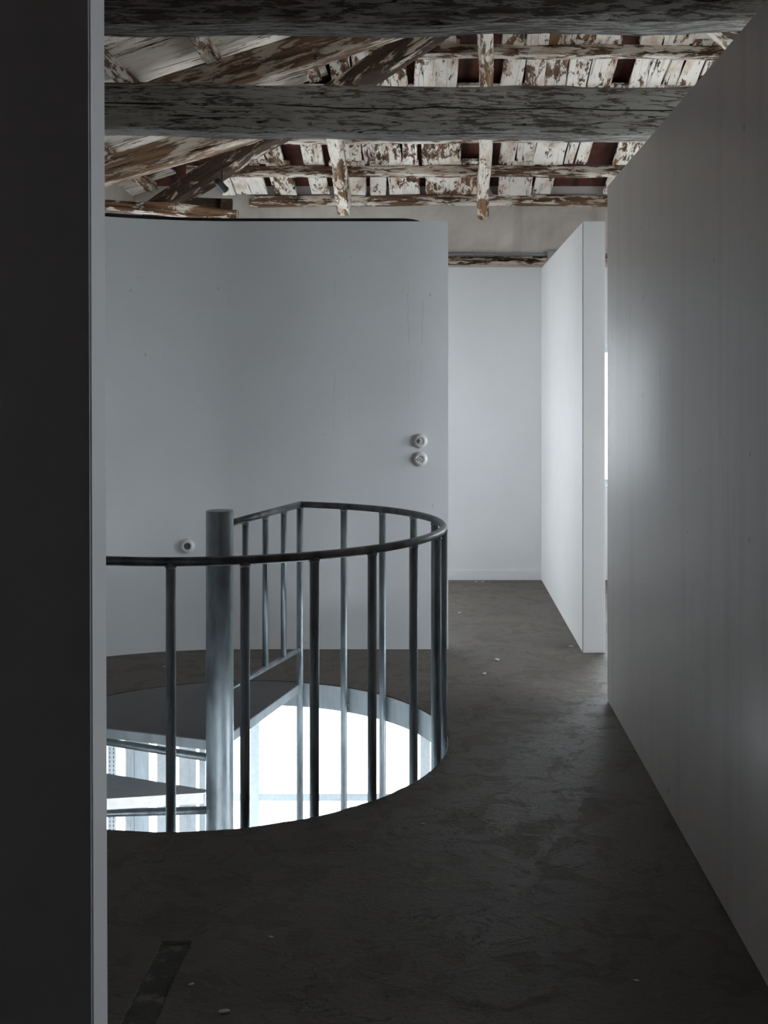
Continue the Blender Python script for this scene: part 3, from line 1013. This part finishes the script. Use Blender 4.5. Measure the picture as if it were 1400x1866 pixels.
# railing: a curved handrail on long balusters, welded down the band and on to the room below
RR = 0.6385 * S - 0.003
ZR = zo + 0.6076 * S
BR = 0.0182
HRR = 0.0172
def pol(a, r, z):
    return Vector((r * math.cos(R(a)), r * math.sin(R(a)), z))
bm = bmesh.new()
pts = [pol(-196 + 272 * i / 110, RR, ZR) for i in range(111)]
kink = pol(76, RR, ZR)
tube(bm, pts, HRR, 18)
handrail = obj('handrail', bm, M['rail'], stair)
bm = bmesh.new()
tube(bm, [kink + (kink - Vector((0, 0, ZR))).normalized() * 0.008, pol(76, RP * 0.95, ZR + 0.004)], HRR, 18)
obj('handrail', bm, M['rail'], stair)
for a in [76 - 15 * i for i in range(19)]:
    if a < -196:
        continue
    lo = pol(a, RR, zo - (1.35 if a > -30 else 0.9))
    b = bmesh.new()
    tube(b, [lo, pol(a, RR, ZR - 0.004)], BR, 18)
    # weld beads
    p = pol(a, RR, ZR - HRR - 0.002)
    tube(b, [p - Vector((0, 0, 0.006)), p, p + Vector((0, 0, 0.005))], [BR, BR + 0.0035, BR + 0.001], 14)
    bal = obj('baluster', b, M['steel'], stair)
    if a < 80:
        b = bmesh.new()
        rw = random.Random(int(a) + 500)
        for sd in (-1, 1):
            aa = a + sd * math.degrees(math.asin(0.013 / RR))
            for i in range(9):
                q = pol(aa, RO + 0.0165, zo - 0.012 - i * 0.013)
                tube(b, [q - Vector((0, 0, 0.006)), q, q + Vector((0, 0, 0.006))], [0.001, 0.0035 + rw.random() * 0.002, 0.001], 8)
        obj('weld', b, M['steel'], bal)
# panel closing the side of the landing: lower rail and its uprights
zl0 = zo + 0.115 * S
zl1 = zo + 0.133 * S
bm = bmesh.new(); tube(bm, [pol(76, RR + 0.002, zl0), pol(76, RP * 0.95, zl1)], 0.0135, 16)
obj('lower_rail', bm, M['steel'], stair)
for x in (447.5, 484, 517):
    # position along the line post-to-corner that shows at column x
    best = min((abs(VX + F * (PX + r * math.cos(R(76))) / (PY + r * math.sin(R(76))) - x), r) for r in [RP + i * 0.004 for i in range(240)])[1]
    b = bmesh.new()
    zz = zl0 + (zl1 - zl0) * (RR - best) / (RR - RP)
    tube(b, [pol(76, best, zz), pol(76, best, ZR - 0.003)], 0.0155, 16)
    p = pol(76, best, ZR - HRR - 0.002)
    tube(b, [p - Vector((0, 0, 0.006)), p, p + Vector((0, 0, 0.005))], [0.0155, 0.019, 0.017], 14)
    obj('upright', b, M['steel'], stair)

# ------------------------------------------------------------------ steelwork standing in the lower room, behind the stair
DL = 5.30
def lx(x):
    return (x - VX) / F * DL * S
ztop = -SLAB - 0.002
def post(name, x0, x1, depth, mat, label, cat, slots=False, lipx=None, grp=None):
    X0, X1 = lx(x0), lx(x1)
    t = thing(name, label, cat, ((X0 + X1) / 2, DL * S, LOW_Z), 0, grp)
    hw = (X1 - X0) / 2
    H = ztop - LOW_Z - 0.001
    bm = bmesh.new()
    th_ = 0.004
    box(bm, (-hw, 0, 0), (hw, th_, H))
    box(bm, (-hw, th_, 0), (-hw + th_, depth, H))
    box(bm, (hw - th_, th_, 0), (hw, depth, H))
    if slots:
        b = bm
        n0 = len(bm.faces)
        n = int(H / 0.033)
        for i in range(n):
            for sx in (-0.45, 0.45):
                box(b, (sx * hw - 0.0028, -0.0012, 0.02 + i * 0.033), (sx * hw + 0.0028, -0.0002, 0.04 + i * 0.033))
        bm.faces.ensure_lookup_table()
        for f in bm.faces[n0:]:
            f.material_index = 1
    ch = obj('channel', bm, mat, t)
    ch.data.materials.append(M['black'])
    if lipx:
        b = bmesh.new()
        for f_ in lipx:
            box(b, (f_ * hw - 0.002, -0.010, 0), (f_ * hw + 0.002, -0.0002, H))
        obj('fold', b, mat, t)
    return t
G = 'steel uprights in the room below'
post('slotted_upright', 196, 211, 0.05, M['frame'], 'perforated steel upright with two rows of slots, leftmost below the landing', 'upright', slots=True, grp=G)
post('steel_channel', 228, 244, 0.05, M['frame'], 'narrow ribbed channel next to the perforated upright', 'upright', lipx=(-0.6, 0.1, 0.7), grp=G)
post('steel_channel', 245, 272, 0.06, M['band'], 'wide blue-grey steel upright seen between the treads', 'upright', lipx=(0.95,), grp=G)
post('steel_channel', 286, 320, 0.04, M['frame'], 'broad pale blue steel panel behind the nearest left baluster', 'upright', grp=G)
post('steel_channel', 326, 357, 0.05, M['frame'], 'pale steel panel with a dark joint, close to the centre post', 'upright', lipx=(0.2,), grp=G)
post('steel_channel', 363, 374, 0.04, M['band'], 'thin steel strip just left of the centre post, below the landing', 'upright', grp=G)

# ------------------------------------------------------------------ crumbs of plaster on the floor
rc = random.Random(5)
spots = [(883, 1228, 'pale crumb on the lit floor of the passage, in front of the wall end'), (838, 1117, 'crumb on the passage floor beside the curved wall end'),
         (906, 1203, 'small crumb in the flaked patch in the middle of the passage'), (868, 1060, 'left one of two white flakes at the foot of the back wall'),
         (880, 1060, 'right one of two white flakes at the foot of the back wall'), (1041, 1178, 'flake of plaster beside the foot of the short partition'),
         (494, 1708, 'largest pale crumb on the dark floor in front of the stairwell'), (349, 1794, 'crumb beside the broken chase at the bottom left'),
         (771, 1502, 'speck of plaster just right of the near edge of the stairwell'), (1160, 1787, 'elongated crumb on the dark floor, bottom right'),
         (409, 1844, 'crumb at the bottom edge of the photo, right of the broken chase'), (300, 1215, 'crumb on the floor behind the stairwell, left of the centre post'),
         (1089, 1333, 'speck of plaster by the foot of the right-hand wall')]
for x, y, lb in spots:
    D = F / (y - HZ)
    r = rc.uniform(0.004, 0.010) * (1.5 if y < 1250 else 1.0)
    bm = bmesh.new()
    bmesh.ops.create_icosphere(bm, subdivisions=2, radius=r)
    for v in bm.verts:
        v.co.x *= 1.7
        v.co.z *= 0.30
        v.co += Vector((rc.uniform(-1, 1), rc.uniform(-1, 1), rc.uniform(-0.3, 0.3))) * r * 0.16
    zmin = min(v.co.z for v in bm.verts)
    for v in bm.verts:
        v.co.z -= zmin
    o = obj('plaster_crumb', bm, M['chip'], loc=((x - VX) / F * D * S, D * S, 0))
    o.rotation_euler.z = rc.uniform(0, 3)
    tag(o, lb, 'debris', 'plaster crumbs scattered on the floor')
